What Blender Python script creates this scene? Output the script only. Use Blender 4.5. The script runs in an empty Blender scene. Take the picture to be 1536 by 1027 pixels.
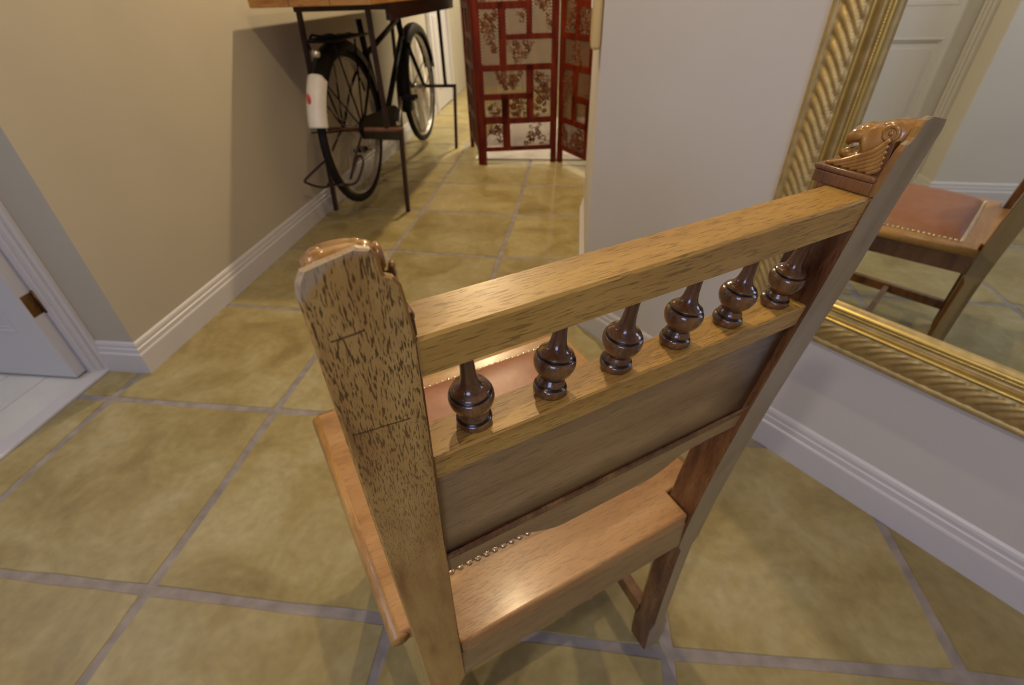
import bpy, bmesh, math, random
from mathutils import Vector, Matrix
rnd = random.Random(7)
S = bpy.context.scene
COL = S.collection
PI = math.pi

# ------------------------------------------------------------------ camera, world, exposure, lights
cam = bpy.data.objects.new('camera', bpy.data.cameras.new('camera'))
COL.objects.link(cam)
_F = Vector((-0.1110, 0.7950, -0.5970)).normalized()
_R = Vector((0.9926, 0.1182, -0.0272)); _R = (_R - _R.dot(_F) * _F).normalized()
_U = _R.cross(_F)
cam.matrix_world = Matrix(((_R.x, _U.x, -_F.x, 1.488), (_R.y, _U.y, -_F.y, -0.444), (_R.z, _U.z, -_F.z, 1.087), (0, 0, 0, 1)))
cam.data.sensor_width = 36
cam.data.lens = 16.944
cam.data.clip_start = 0.02
cam.data.dof.use_dof = True
cam.data.dof.focus_distance = 0.34
cam.data.dof.aperture_fstop = 9.0
S.camera = cam
S.view_settings.view_transform = 'Standard'
S.view_settings.look = 'None'
S.view_settings.gamma = 1.0
S.view_settings.use_curve_mapping = False
S.view_settings.exposure = -0.1

W = bpy.data.worlds.new('world'); S.world = W; W.use_nodes = True
W.node_tree.nodes['Background'].inputs[0].default_value = (0.62, 0.72, 1.0, 1)
W.node_tree.nodes['Background'].inputs[1].default_value = 1.0

def spot(x, y, z, energy, col, tx, ty, tz=0.0, size=110, rad=0.045, blend=0.7):
    l = bpy.data.lights.new('ceiling_or_fill_spot', 'SPOT'); l.energy = energy; l.color = col
    l.spot_size = math.radians(size); l.spot_blend = blend; l.shadow_soft_size = rad
    o = bpy.data.objects.new('ceiling_or_fill_spot', l); COL.objects.link(o); o.location = (x, y, z)
    o.rotation_euler = (Vector((tx, ty, tz)) - o.location).to_track_quat('-Z', 'Y').to_euler()
    return o
def area(x, y, z, energy, col, tx, ty, tz, sx, sy):
    l = bpy.data.lights.new('window_light', 'AREA'); l.energy = energy; l.color = col
    l.shape = 'RECTANGLE'; l.size = sx; l.size_y = sy
    o = bpy.data.objects.new('window_light', l); COL.objects.link(o); o.location = (x, y, z)
    o.rotation_euler = (Vector((tx, ty, tz)) - o.location).to_track_quat('-Z', 'Y').to_euler()
    return o
WARM = (1.0, 0.77, 0.46); COOL = (0.52, 0.60, 1.0)
spot(0.80, 2.82, 2.36, 132, WARM, 0.80, 2.0, 0, 145, .035, .3)          # corridor downlight by the console
spot(1.31, 0.69, 2.36, 42, WARM, 1.31, 0.6, 0, 140, .022, .3)         # in front of the chair
spot(0.95, -1.20, 2.36, 40, (1, .93, .85), 0.9, -0.6, 0, 140)        # added fill behind the camera, no known lamp, brightens the mirrored side
spot(1.00, 4.70, 2.36, 190, (1, .88, .66), 0.95, 4.9, 0, 90)  # beyond the screen
spot(1.30, 6.00, 2.36, 170, (1, .88, .68), 1.0, 6.2, 0, 150)  # added at the far end to backlight the screen lattice
area(1.3, -2.50, 1.65, 20, COOL, 1.3, 0, 0.7, .95, .8)      # daylight in the window behind
area(-1.4, 0.2, 2.3, 14, (.8, .86, 1.0), -1.4, 0.2, 0, 1.2, 1.2)   # side room ceiling light

# ------------------------------------------------------------------ materials
def nodemat(name):
    m = bpy.data.materials.new(name); m.use_nodes = True
    return m, m.node_tree.nodes, m.node_tree.links, m.node_tree.nodes['Principled BSDF']
def plain(name, col, rough=0.5, metal=0.0, var=0.0, scale=8.0, bump=0.0, coat=0.0, spec=0.5):
    m, n, l, b = nodemat(name)
    b.inputs['Specular IOR Level'].default_value = spec
    b.inputs['Roughness'].default_value = rough; b.inputs['Metallic'].default_value = metal
    b.inputs['Coat Weight'].default_value = coat
    tc = n.new('ShaderNodeTexCoord'); ns = n.new('ShaderNodeTexNoise'); ns.inputs['Scale'].default_value = scale
    ns.inputs['Detail'].default_value = 5
    l.new(tc.outputs['Object'], ns.inputs['Vector'])
    r = n.new('ShaderNodeValToRGB'); l.new(ns.outputs['Fac'], r.inputs[0])
    r.color_ramp.elements[0].position = 0.3; r.color_ramp.elements[1].position = 0.7
    r.color_ramp.elements[0].color = (*[c * (1 - var) for c in col], 1)
    r.color_ramp.elements[1].color = (*[min(1, c * (1 + var)) for c in col], 1)
    l.new(r.outputs[0], b.inputs['Base Color'])
    if bump:
        bp = n.new('ShaderNodeBump'); bp.inputs['Strength'].default_value = bump; bp.inputs['Distance'].default_value = 0.004
        l.new(ns.outputs['Fac'], bp.inputs['Height']); l.new(bp.outputs[0], b.inputs['Normal'])
    return m
SCR = [((-.2160, .9655), (-.2010, .9665)), ((-.2190, .9005), (-.1880, .8985))]
def wood(name, light, mid, dark, axis=2, pores=0.5, rough=0.35, top=None, pore_scale=1.0, coat=0.15, seed=0.0, big=1.0, long=60, thr=.56, spec=.5, stain=False, worn=False):
    """grain runs along axis; pores = amount of short dark streaks; top = height above which the pores get heavy"""
    m, n, l, b = nodemat(name)
    tc = n.new('ShaderNodeTexCoord')
    def noise(sc_long, sc_across, detail, off):
        mp = n.new('ShaderNodeMapping'); s = [sc_across] * 3; s[axis] = sc_long
        mp.inputs['Scale'].default_value = s; mp.inputs['Location'].default_value = (off + seed, off * .7, off * 1.3)
        l.new(tc.outputs['Object'], mp.inputs['Vector'])
        t = n.new('ShaderNodeTexNoise'); t.inputs['Scale'].default_value = 1; t.inputs['Detail'].default_value = detail
        t.inputs['Roughness'].default_value = 0.6
        l.new(mp.outputs[0], t.inputs['Vector']); return t.outputs['Fac']
    broad = noise(4 * big, 28 * big, 5, 3.1)
    r1 = n.new('ShaderNodeValToRGB'); l.new(broad, r1.inputs[0])
    e = r1.color_ramp.elements; e[0].position = .28; e[0].color = (*dark, 1); e[1].position = .72; e[1].color = (*light, 1)
    k = r1.color_ramp.elements.new(.48); k.color = (*mid, 1)
    fine = noise(long * pore_scale, 850 * pore_scale, 1.5, 9.7)
    r2 = n.new('ShaderNodeValToRGB'); l.new(fine, r2.inputs[0])
    r2.color_ramp.elements[0].position = thr; r2.color_ramp.elements[0].color = (0, 0, 0, 1)
    r2.color_ramp.elements[1].position = thr + .07; r2.color_ramp.elements[1].color = (1, 1, 1, 1)
    mul = n.new('ShaderNodeMath'); mul.operation = 'MULTIPLY'; l.new(r2.outputs[0], mul.inputs[0]); mul.inputs[1].default_value = pores
    fac = mul.outputs[0]
    if top:
        sx = n.new('ShaderNodeSeparateXYZ'); l.new(tc.outputs['Object'], sx.inputs[0])
        mr = n.new('ShaderNodeMapRange'); mr.inputs[1].default_value = top[0]; mr.inputs[2].default_value = top[1]
        mr.inputs[3].default_value = top[2]; mr.inputs[4].default_value = 1.0
        l.new(sx.outputs[2], mr.inputs[0])
        m2 = n.new('ShaderNodeMath'); m2.operation = 'MULTIPLY'; l.new(fac, m2.inputs[0]); l.new(mr.outputs[0], m2.inputs[1]); fac = m2.outputs[0]
    mix = n.new('ShaderNodeMixRGB'); l.new(fac, mix.inputs[0]); l.new(r1.outputs[0], mix.inputs[1])
    mix.inputs[2].default_value = (dark[0] * .20, dark[1] * .13, dark[2] * .10, 1)
    out = mix.outputs[0]
    st = noise(7, 14, 6, 21.0)                                   # old stains
    r3 = n.new('ShaderNodeValToRGB'); l.new(st, r3.inputs[0]); r3.color_ramp.elements[0].position = .60; r3.color_ramp.elements[1].position = .75
    r3.color_ramp.elements[0].color = (0, 0, 0, 1); r3.color_ramp.elements[1].color = (.55, .55, .55, 1)
    mx = n.new('ShaderNodeMixRGB'); l.new(r3.outputs[0], mx.inputs[0]); l.new(out, mx.inputs[1]); mx.inputs[2].default_value = (*[d * .55 for d in dark], 1)
    out = mx.outputs[0]
    if worn:                                                     # bare worn top, pale rubbed corner and two old knife scratches
        sw = n.new('ShaderNodeSeparateXYZ'); l.new(tc.outputs['Object'], sw.inputs[0])
        def mth(op, a, c=None, clamp=False):
            q = n.new('ShaderNodeMath'); q.operation = op; q.use_clamp = clamp
            for k, v in enumerate((a, c)):
                if v is None: continue
                if isinstance(v, (int, float)): q.inputs[k].default_value = v
                else: l.new(v, q.inputs[k])
            return q.outputs[0]
        X, Z = sw.outputs[0], sw.outputs[2]
        w1 = mth('MULTIPLY', mth('SUBTRACT', mth('ADD', Z, mth('MULTIPLY', broad, .012)), 1.0080), 260, True)
        w2 = mth('MULTIPLY', mth('SUBTRACT', mth('ADD', mth('MULTIPLY', X, -1.0), mth('ADD', mth('MULTIPLY', mth('SUBTRACT', Z, .99), 1.1), mth('MULTIPLY', broad, .010))), .2250), 260, True)
        wr = mth('MULTIPLY', mth('MAXIMUM', w1, w2), .6)
        m4 = n.new('ShaderNodeMixRGB'); l.new(wr, m4.inputs[0]); l.new(out, m4.inputs[1]); m4.inputs[2].default_value = (.42, .33, .22, 1); out = m4.outputs[0]
        for (xa, za), (xb, zb) in SCR:
            sl = (zb - za) / (xb - xa)
            d = mth('ABSOLUTE', mth('ADD', mth('SUBTRACT', mth('SUBTRACT', Z, za), mth('MULTIPLY', mth('SUBTRACT', X, xa), sl)), mth('MULTIPLY', mth('SUBTRACT', broad, .5), .004)))
            line = mth('MULTIPLY', mth('SUBTRACT', .0008, d), 2500, True)
            inx = mth('MULTIPLY', mth('GREATER_THAN', X, xa), mth('LESS_THAN', X, xb))
            m5 = n.new('ShaderNodeMixRGB'); l.new(mth('MULTIPLY', line, mth('MULTIPLY', inx, .8)), m5.inputs[0]); l.new(out, m5.inputs[1]); m5.inputs[2].default_value = (.05, .018, .008, 1); out = m5.outputs[0]
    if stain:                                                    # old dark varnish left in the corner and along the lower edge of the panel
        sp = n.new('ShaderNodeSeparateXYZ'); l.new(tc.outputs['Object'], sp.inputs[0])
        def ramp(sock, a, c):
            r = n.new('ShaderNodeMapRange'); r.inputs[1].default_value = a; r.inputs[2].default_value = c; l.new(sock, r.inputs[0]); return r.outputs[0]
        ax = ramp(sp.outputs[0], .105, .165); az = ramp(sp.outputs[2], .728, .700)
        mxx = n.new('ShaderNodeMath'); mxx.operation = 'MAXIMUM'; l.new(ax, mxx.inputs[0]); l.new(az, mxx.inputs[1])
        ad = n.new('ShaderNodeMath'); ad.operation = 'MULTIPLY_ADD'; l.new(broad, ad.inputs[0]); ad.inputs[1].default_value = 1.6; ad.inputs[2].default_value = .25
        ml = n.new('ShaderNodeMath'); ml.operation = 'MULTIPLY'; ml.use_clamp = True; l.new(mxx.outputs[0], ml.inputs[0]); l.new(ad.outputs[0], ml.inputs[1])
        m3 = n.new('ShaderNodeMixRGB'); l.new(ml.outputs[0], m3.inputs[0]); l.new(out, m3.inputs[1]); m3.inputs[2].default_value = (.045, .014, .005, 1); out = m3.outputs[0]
    l.new(out, b.inputs['Base Color'])
    b.inputs['Specular IOR Level'].default_value = spec
    b.inputs['Roughness'].default_value = rough; b.inputs['Coat Weight'].default_value = coat; b.inputs['Coat Roughness'].default_value = .18
    bp = n.new('ShaderNodeBump'); bp.inputs['Strength'].default_value = .35; bp.inputs['Distance'].default_value = .0006; bp.invert = True
    l.new(fac, bp.inputs['Height']); l.new(bp.outputs[0], b.inputs['Normal'])
    return m
M = {}
M['wall'] = plain('cream_wall_paint', (.47, .425, .335), .75, var=.03, scale=3, bump=.05)
M['wallr'] = plain('pale_wall_paint', (.60, .565, .52), .75, var=.03, scale=3, bump=.05)
M['white'] = plain('white_gloss_paint', (.60, .58, .585), .35, var=.02, scale=4)
M['ceil'] = plain('ceiling_paint', (.75, .73, .69), .8)
M['pale'] = plain('pale_board', (.62, .60, .56), .4, var=.10, scale=5)
M['gold'] = plain('antique_gold', (.50, .37, .15), .50, metal=.6, var=.18, scale=40)
M['goldbr'] = plain('burnished_gold', (.60, .44, .14), .38, metal=.9, var=.10, scale=40)
M['golddk'] = plain('dull_gold_edge', (.36, .25, .09), .45, metal=.6, var=.2, scale=50)
M['glass'] = plain('mirror_glass', (.87, .92, .85), .012, metal=1.0)
M['black'] = plain('black_enamel', (.004, .003, .0026), .5, spec=.18, var=.3, scale=30)
M['iron'] = plain('brown_iron', (.035, .014, .009), .4, metal=.2, var=.35, scale=25)
M['rust'] = plain('rusty_brown_bar', (.16, .06, .03), .5, var=.3, scale=30)
M['rubber'] = plain('black_rubber', (.008, .007, .007), .6, spec=.2, var=.3, scale=50)
M['chrome'] = plain('dull_chrome', (.55, .52, .48), .3, metal=.9, var=.15, scale=40)
M['mudwhite'] = plain('white_mudguard_paint', (.72, .68, .62), .4, var=.04, scale=20)
M['red'] = plain('red_reflector', (.55, .06, .03), .2)
M['bag'] = plain('white_plastic', (.85, .82, .79), .35, var=.06, scale=30, bump=.3)
M['brass'] = plain('brass', (.20, .10, .03), .4, metal=.8, var=.2, scale=80)
M['nail'] = plain('bright_brass_nail', (.80, .68, .44), .25, metal=.9)
M['leather'] = plain('tan_leather', (.33, .135, .072), .40, var=.12, scale=35, bump=.15)
M['groove'] = plain('black_groove_shade', (.012, .007, .006), .3)  # black that paints shade into the baluster turning
M['screen'] = wood('red_lacquered_wood', (.19, .028, .006), (.11, .012, .003), (.05, .005, .002), 2, .2, .5, coat=0, spec=.15)
M['lattice'] = wood('carved_lattice_wood', (.20, .075, .020), (.13, .042, .012), (.06, .017, .006), 2, .2, .5, coat=0, spec=.2)
M['fitting'] = plain('cream_plastic', (.62, .45, .19), .4)
M['rug'] = plain('pale_rug_pile', (.66, .58, .49), .95, var=.25, scale=5, bump=.3)
oakL, oakM, oakD = (.54, .325, .080), (.44, .245, .052), (.29, .140, .030)
M['stile'] = wood('oak_stile', (.53, .325, .095), (.42, .235, .060), (.25, .110, .026), 2, .85, .45, top=(.66, .94, .10), pore_scale=1.35, long=34, thr=.535, big=1.4, worn=True)
M['rail'] = wood('oak_rail', oakL, oakM, (.34, .18, .045), 0, .5, .40, pore_scale=1.0, coat=.06, big=1.5)
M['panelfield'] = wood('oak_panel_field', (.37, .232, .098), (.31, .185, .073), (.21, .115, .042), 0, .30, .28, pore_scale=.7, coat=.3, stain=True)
M['panel'] = wood('oak_panel', (.37, .232, .098), (.31, .185, .073), (.21, .115, .042), 0, .30, .30, pore_scale=.7)
M['seatwood'] = wood('seat_wood', (.50, .28, .11), (.42, .215, .075), (.30, .14, .045), 0, .3, .34, coat=.2)
M['edge'] = wood('seat_edge_wood', (.56, .33, .10), (.46, .245, .065), (.30, .13, .035), 1, .3, .42, coat=.1)
M['dark'] = wood('dark_oak', (.26, .125, .045), (.18, .075, .026), (.10, .036, .013), 2, .3, .25, coat=.4)
M['turned'] = wood('turned_wood', (.25, .12, .034), (.12, .048, .016), (.045, .016, .006), 2, .25, .13, coat=.5, big=2)
M['stiler'] = wood('oak_stile_worn', (.36, .27, .15), (.30, .22, .12), (.22, .15, .07), 2, .12, .40)
M['inner'] = wood('inner_oak_and_shade', (.25, .115, .035), (.13, .048, .016), (.045, .014, .006), 2, .5, .24, coat=.3, big=1.6)
M['carved'] = wood('carved_wood', (.48, .25, .055), (.32, .145, .032), (.13, .05, .016), 2, .12, .25, coat=.5, big=2.5)
M['top'] = wood('waxed_table_top', (.52, .30, .09), (.42, .20, .05), (.2, .07, .02), 0, .3, .35)
def tilemat():
    m, n, l, b = nodemat('ochre_floor_tile')
    tc = n.new('ShaderNodeTexCoord')
    oi = n.new('ShaderNodeObjectInfo')
    add = n.new('ShaderNodeVectorMath'); add.operation = 'ADD'
    sc = n.new('ShaderNodeMath'); sc.operation = 'MULTIPLY'; sc.inputs[1].default_value = 37; l.new(oi.outputs['Random'], sc.inputs[0])
    l.new(tc.outputs['Object'], add.inputs[0]); l.new(sc.outputs[0], add.inputs[1])
    a = n.new('ShaderNodeTexNoise'); a.inputs['Scale'].default_value = 5; a.inputs['Detail'].default_value = 8; a.inputs['Roughness'].default_value = .62
    a.inputs['Distortion'].default_value = .6
    l.new(add.outputs[0], a.inputs['Vector'])
    r = n.new('ShaderNodeValToRGB'); l.new(a.outputs['Fac'], r.inputs[0])
    e = r.color_ramp.elements; e[0].position = .30; e[0].color = (.225, .170, .062, 1); e[1].position = .72; e[1].color = (.400, .345, .185, 1)
    k = r.color_ramp.elements.new(.50); k.color = (.320, .255, .105, 1)
    c = n.new('ShaderNodeTexNoise'); c.inputs['Scale'].default_value = 45; c.inputs['Detail'].default_value = 3
    l.new(add.outputs[0], c.inputs['Vector'])
    mx = n.new('ShaderNodeMixRGB'); mx.blend_type = 'OVERLAY'; mx.inputs[0].default_value = .22
    l.new(r.outputs[0], mx.inputs[1]); l.new(c.outputs['Fac'], mx.inputs[2])
    hs = n.new('ShaderNodeHueSaturation'); l.new(mx.outputs[0], hs.inputs['Color'])
    mr = n.new('ShaderNodeMapRange'); mr.inputs[3].default_value = .9; mr.inputs[4].default_value = 1.1; l.new(oi.outputs['Random'], mr.inputs[0]); l.new(mr.outputs[0], hs.inputs['Value'])
    l.new(hs.outputs[0], b.inputs['Base Color'])
    rr = n.new('ShaderNodeMapRange'); rr.inputs[3].default_value = .25; rr.inputs[4].default_value = .5; l.new(a.outputs['Fac'], rr.inputs[0]); l.new(rr.outputs[0], b.inputs['Roughness'])
    bp = n.new('ShaderNodeBump'); bp.inputs['Strength'].default_value = .25; bp.inputs['Distance'].default_value = .004
    l.new(a.outputs['Fac'], bp.inputs['Height']); l.new(bp.outputs[0], b.inputs['Normal'])
    return m
M['tile'] = tilemat()
M['grout'] = plain('grey_grout', (.27, .235, .215), .85, var=.22, scale=22, bump=.3)

# ------------------------------------------------------------------ mesh helpers
def link(name, bm, mat, parent=None, smooth=False, kind=None):
    bmesh.ops.recalc_face_normals(bm, faces=bm.faces)
    me = bpy.data.meshes.new(name); bm.to_mesh(me); bm.free()
    if smooth:
        for p in me.polygons: p.use_smooth = True
    if mat: me.materials.append(M[mat])
    o = bpy.data.objects.new(name, me); COL.objects.link(o)
    if parent is not None: o.parent = parent
    if kind: o['kind'] = kind
    return o
def clone(src, parent, loc=None, rot=None):
    o = src.copy(); COL.objects.link(o); o.parent = parent
    if loc is not None: o.location = loc
    if rot is not None: o.rotation_euler = rot
    return o
def thing(name, label, cat, loc=(0, 0, 0), rz=0, group=None):
    o = bpy.data.objects.new(name, None); COL.objects.link(o); o.location = loc; o.rotation_euler = (0, 0, rz)
    o.empty_display_size = .1
    o['label'] = label; o['category'] = cat
    if group: o['group'] = group
    return o
def struct(name, bm, mat, label=None, parent=None, smooth=False):
    o = link(name, bm, mat, parent, smooth); o['kind'] = 'structure'
    if parent is None:
        o['label'] = label or name; o['category'] = name.split('_')[0]
    return o
def box(bm, x0, x1, y0, y1, z0, z1, bev=0.0, seg=2, mtx=None):
    """axis-aligned box, edges rounded by bev"""
    t = bmesh.new()
    bmesh.ops.create_cube(t, size=1)
    for v in t.verts:
        v.co = Vector(((x0 + x1) / 2 + v.co.x * (x1 - x0), (y0 + y1) / 2 + v.co.y * (y1 - y0), (z0 + z1) / 2 + v.co.z * (z1 - z0)))
    if bev: bmesh.ops.bevel(t, geom=t.edges[:], offset=bev, segments=seg, profile=.6, affect='EDGES')
    merge(bm, t, mtx); return bm
def merge(bm, t, mtx=None):
    idx = [bm.verts.new(mtx @ v.co if mtx else v.co) for v in t.verts]
    t.verts.index_update()
    for f in t.faces:
        try: bm.faces.new([idx[v.index] for v in f.verts])
        except ValueError: pass
    t.free()
def prism(bm, poly, z0, z1, bev=0.0, seg=2, mtx=None):
    """extrude a 2D outline (x,y) from z0 to z1"""
    t = bmesh.new()
    a = [t.verts.new((x, y, z0)) for x, y in poly]; b = [t.verts.new((x, y, z1)) for x, y in poly]
    t.faces.new(a[::-1]); t.faces.new(b)
    for i in range(len(a)):
        j = (i + 1) % len(a); t.faces.new((a[i], a[j], b[j], b[i]))
    bmesh.ops.recalc_face_normals(t, faces=t.faces)
    if bev: bmesh.ops.bevel(t, geom=t.edges[:], offset=bev, segments=seg, profile=.6, affect='EDGES')
    merge(bm, t, mtx); return bm
def loft(bm, rings, cap=True, closed=True):
    vs = [[bm.verts.new(p) for p in r] for r in rings]
    n = len(vs[0])
    for a, b in zip(vs, vs[1:]):
        for i in range(n if closed else n - 1):
            j = (i + 1) % n; bm.faces.new((a[i], a[j], b[j], b[i]))
    if cap: bm.faces.new(vs[0][::-1]); bm.faces.new(vs[-1])
    return bm
def tube(bm, pts, r, seg=8, cyclic=False):
    pts = [Vector(p) for p in pts]; n = len(pts)
    rs = r if isinstance(r, (list, tuple)) else [r] * n
    prev = None; rings = []
    for i, p in enumerate(pts):
        if cyclic: d = (pts[(i + 1) % n] - pts[i - 1])
        else: d = pts[min(i + 1, n - 1)] - pts[max(i - 1, 0)]
        d.normalize()
        if prev is None:
            u = d.orthogonal().normalized()
        else:
            u = (prev - prev.dot(d) * d).normalized()
        prev = u; w = d.cross(u)
        rings.append([p + (u * math.cos(2 * PI * k / seg) + w * math.sin(2 * PI * k / seg)) * rs[i] for k in range(seg)])
    if cyclic:
        vs = [[bm.verts.new(q) for q in ring] for ring in rings]
        for a in range(n):
            A, B = vs[a], vs[(a + 1) % n]
            for i in range(seg): bm.faces.new((A[i], A[(i + 1) % seg], B[(i + 1) % seg], B[i]))
    else: loft(bm, rings)
    return bm
def lathe(bm, prof, seg=24, cx=0, cy=0):
    loft(bm, [[(cx + r * math.cos(2 * PI * k / seg), cy + r * math.sin(2 * PI * k / seg), z) for k in range(seg)] for r, z in prof])
    return bm
def blob(bm, c, r, seg=10, mtx=None):
    t = bmesh.new(); bmesh.ops.create_uvsphere(t, u_segments=seg, v_segments=max(6, seg // 2 + 1), radius=1)
    for v in t.verts: v.co = Vector((c[0] + v.co.x * r[0], c[1] + v.co.y * r[1], c[2] + v.co.z * r[2]))
    merge(bm, t, mtx)
def spline(ctrl, n):
    """Catmull-Rom through the control points"""
    P = [Vector(p) for p in ctrl]; P = [P[0] * 2 - P[1]] + P + [P[-1] * 2 - P[-2]]; out = []
    for i in range(1, len(P) - 2):
        for k in range(n):
            t = k / n; a, b, c, d = P[i - 1:i + 3]
            out.append(.5 * ((2 * b) + (c - a) * t + (2 * a - 5 * b + 4 * c - d) * t * t + (3 * b - a - 3 * c + d) * t ** 3))
    out.append(P[-2]); return out
def sweep(bm, path, prof, side=1):
    """sweep an (offset, height) profile along a floor polyline with mitred corners; side=+1 offsets to the left of travel"""
    P = [Vector((x, y)) for x, y in path]; rings = []
    for i, p in enumerate(P):
        ns = []
        if i > 0: d = (P[i] - P[i - 1]).normalized(); ns.append(Vector((-d.y, d.x)) * side)
        if i < len(P) - 1: d = (P[i + 1] - P[i]).normalized(); ns.append(Vector((-d.y, d.x)) * side)
        if len(ns) == 2:
            m = (ns[0] + ns[1]).normalized(); m /= m.dot(ns[0])
        else: m = ns[0]
        rings.append([(p.x + m.x * o, p.y + m.y * o, z) for o, z in prof])
    return loft(bm, rings)

# ------------------------------------------------------------------ setting: floor, walls, doors, trim
T = 0.57
CX, CY = 1.547, 1.148                                  # corner where the right wall turns
WD = Vector((.6853, -.7283)); WN = Vector((-.7283, -.6853))   # angled wall direction / normal into the room
WLEN = 2.6
NORTH, SOUTH, EAST = 6.6, -2.7, 3.4
bm = bmesh.new(); box(bm, -.15, EAST + .2, SOUTH, NORTH, -.05, -.0022)
floor = struct('floor', bm, 'grout', 'floor of large ochre tiles with wide grey grout joints')
def clip(poly, a, b, c):                                # keep a*x+b*y<=c
    out = []
    for i in range(len(poly)):
        p, q = poly[i - 1], poly[i]; fp, fq = a * p[0] + b * p[1] - c, a * q[0] + b * q[1] - c
        if (fp <= 0) != (fq <= 0):
            t = fp / (fp - fq); out.append((p[0] + (q[0] - p[0]) * t, p[1] + (q[1] - p[1]) * t))
        if fq <= 0: out.append(q)
    return out
crossing = {(0, 1): (-.027, .577), (1, 1): (.566, .574), (1, 0): (.569, -.004), (2, 0): (1.146, -.006), (3, 0): (1.721, -.009), (4, 0): (2.278, .010),
            (1, 3): (.577, 1.740), (1, 4): (.590, 2.290), (1, 5): (.581, 2.795), (2, 3): (1.139, 1.699), (2, 4): (1.156, 2.250), (2, 5): (1.155, 2.774),
            (0, 0): (-.015, -.004), (2, 1): (1.145, .579), (3, 1): (1.718, .580), (1, 2): (.572, 1.16), (2, 2): (1.142, 1.14), (0, 2): (-.015, 1.175),
            (0, 3): (0.0, 1.745), (3, 2): (1.715, 1.14), (2, 6): (1.155, 3.215), (1, 6): (.585, 3.24), (3, 6): (1.73, 3.2), (0, 6): (0.0, 3.25), (3, 3): (1.71, 1.695), (3, 4): (1.72, 2.24), (3, 5): (1.72, 2.76)}
def corner(i, j):
    return crossing.get((i, j), (i * T + rnd.uniform(-.004, .004), (j if j < 6 else j - .36) * T + rnd.uniform(-.004, .004)))
corners = {(i, j): corner(i, j) for i in range(-1, 7) for j in range(-5, 13)}
def make_tile(i, j):
    q = [Vector(corners[k]) for k in ((i, j), (i + 1, j), (i + 1, j + 1), (i, j + 1))]
    g = .0105; c = sum(q, Vector((0, 0))) / 4; pts = []
    ins = []
    for k in range(4):
        a, b, d = q[k - 1], q[k], q[(k + 1) % 4]
        u = (a - b).normalized(); v = (d - b).normalized(); ins.append(b + (u + v) * g)
    for k in range(4):
        a, b = ins[k], ins[(k + 1) % 4]; n = Vector(((b - a).y, -(b - a).x)).normalized()
        for s in range(5):
            f = s / 5
            off = 0 if s == 0 else rnd.uniform(-.0022, .0016)
            p = a.lerp(b, f) + n * off
            if s == 0: p = p + (c - p).normalized() * .003
            pts.append((p.x, p.y))
    pts = clip(pts, -1, 0, .148)                         # threshold of the double door
    if i < 0 and j >= 1: pts = clip(pts, 0, 1, .728)
    if i < 0 and j < 0: pts = clip(pts, 0, -1, .728)
    if j >= 4: pts = clip(pts, 1, 0, CX + .42)
    elif j >= 2: pts = clip(pts, 1, 0, CX)
    else: pts = clip(pts, -WN.x, -WN.y, -(WN.x * CX + WN.y * CY))
    if len(pts) < 3: return
    bm = bmesh.new(); cc = sum((Vector(p) for p in pts), Vector((0, 0))) / len(pts)
    dz = rnd.uniform(-.0004, .0002)
    top = [bm.verts.new((*(Vector(p) + (cc - Vector(p)).normalized() * .002), dz)) for p in pts]
    bot = [bm.verts.new((*p, -.0026)) for p in pts]
    bm.faces.new(top)
    for k in range(len(pts)):
        h = (k + 1) % len(pts); bm.faces.new((bot[k], bot[h], top[h], top[k]))
    o = link('tile', bm, 'tile', floor)
    o['kind'] = 'structure'
for j in range(-5, 12):
    for i in range(-1, 6):
        if i < 0 and (j > 1 or j < -2): continue
        if j >= 2 and i > 3: continue
        make_tile(i, j)

H = 2.42
def wallbox(name, poly, mat, label):
    bm = bmesh.new(); prism(bm, poly, 0, H); return struct(name, bm, mat, label)
wallbox('wall_left', [(-.165, .73), (0, .73), (0, NORTH), (-.165, NORTH)], 'wall', 'cream painted left wall beyond the doorway')
wallbox('wall_left_near', [(-.165, SOUTH), (0, SOUTH), (0, -.75), (-.165, -.75)], 'wallr', 'pale wall south of the double doorway')
bm = bmesh.new(); box(bm, -.165, 0, -.75, .73, 2.05, H); struct('wall_over_door', bm, 'wall', 'cream wall above the double doorway')
ang = lambda s, d=0.0: (CX + WD.x * s + WN.x * d, CY + WD.y * s + WN.y * d)
wallbox('wall_right', [(CX, CY), ang(WLEN), (ang(WLEN)[0] + .2, ang(WLEN)[1] + .2), (CX + .62, 2.20), (CX, 2.20)], 'wallr', 'pale right wall turning at a corner behind the gilt mirror')
wallbox('wall_right_far', [(CX + .42, 2.20), (CX + .62, 2.20), (CX + .62, NORTH), (CX + .42, NORTH)], 'wall', 'cream wall set back beyond the corner, behind the screen')
wallbox('wall_far', [(-.165, NORTH), (CX + .62, NORTH), (CX + .62, NORTH + .15), (-.165, NORTH + .15)], 'wall', 'cream wall at the far end of the corridor')
ex = ang(WLEN)
wallbox('wall_side', [(ex[0], ex[1]), (ex[0] + .2, ex[1]), (ex[0] + .2, SOUTH), (ex[0], SOUTH)], 'wallr', 'pale side wall behind the camera')
bm = bmesh.new()
box(bm, -.165, .65, SOUTH - .15, SOUTH, 0, H); box(bm, 1.95, ex[0] + .2, SOUTH - .15, SOUTH, 0, H)
box(bm, .65, 1.95, SOUTH - .15, SOUTH, 0, .85); box(bm, .65, 1.95, SOUTH - .15, SOUTH, 2.05, H)
struct('wall_back', bm, 'wallr', 'pale wall with a window behind the camera')
bm = bmesh.new()
for x0, x1, z0, z1 in ((.65, .70, .85, 2.05), (1.90, 1.95, .85, 2.05), (.70, 1.90, .85, .90), (.70, 1.90, 2.0, 2.05), (1.28, 1.32, .9, 2.0), (.70, 1.90, 1.43, 1.47)):
    box(bm, x0, x1, SOUTH - .10, SOUTH - .04, z0, z1)
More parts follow.
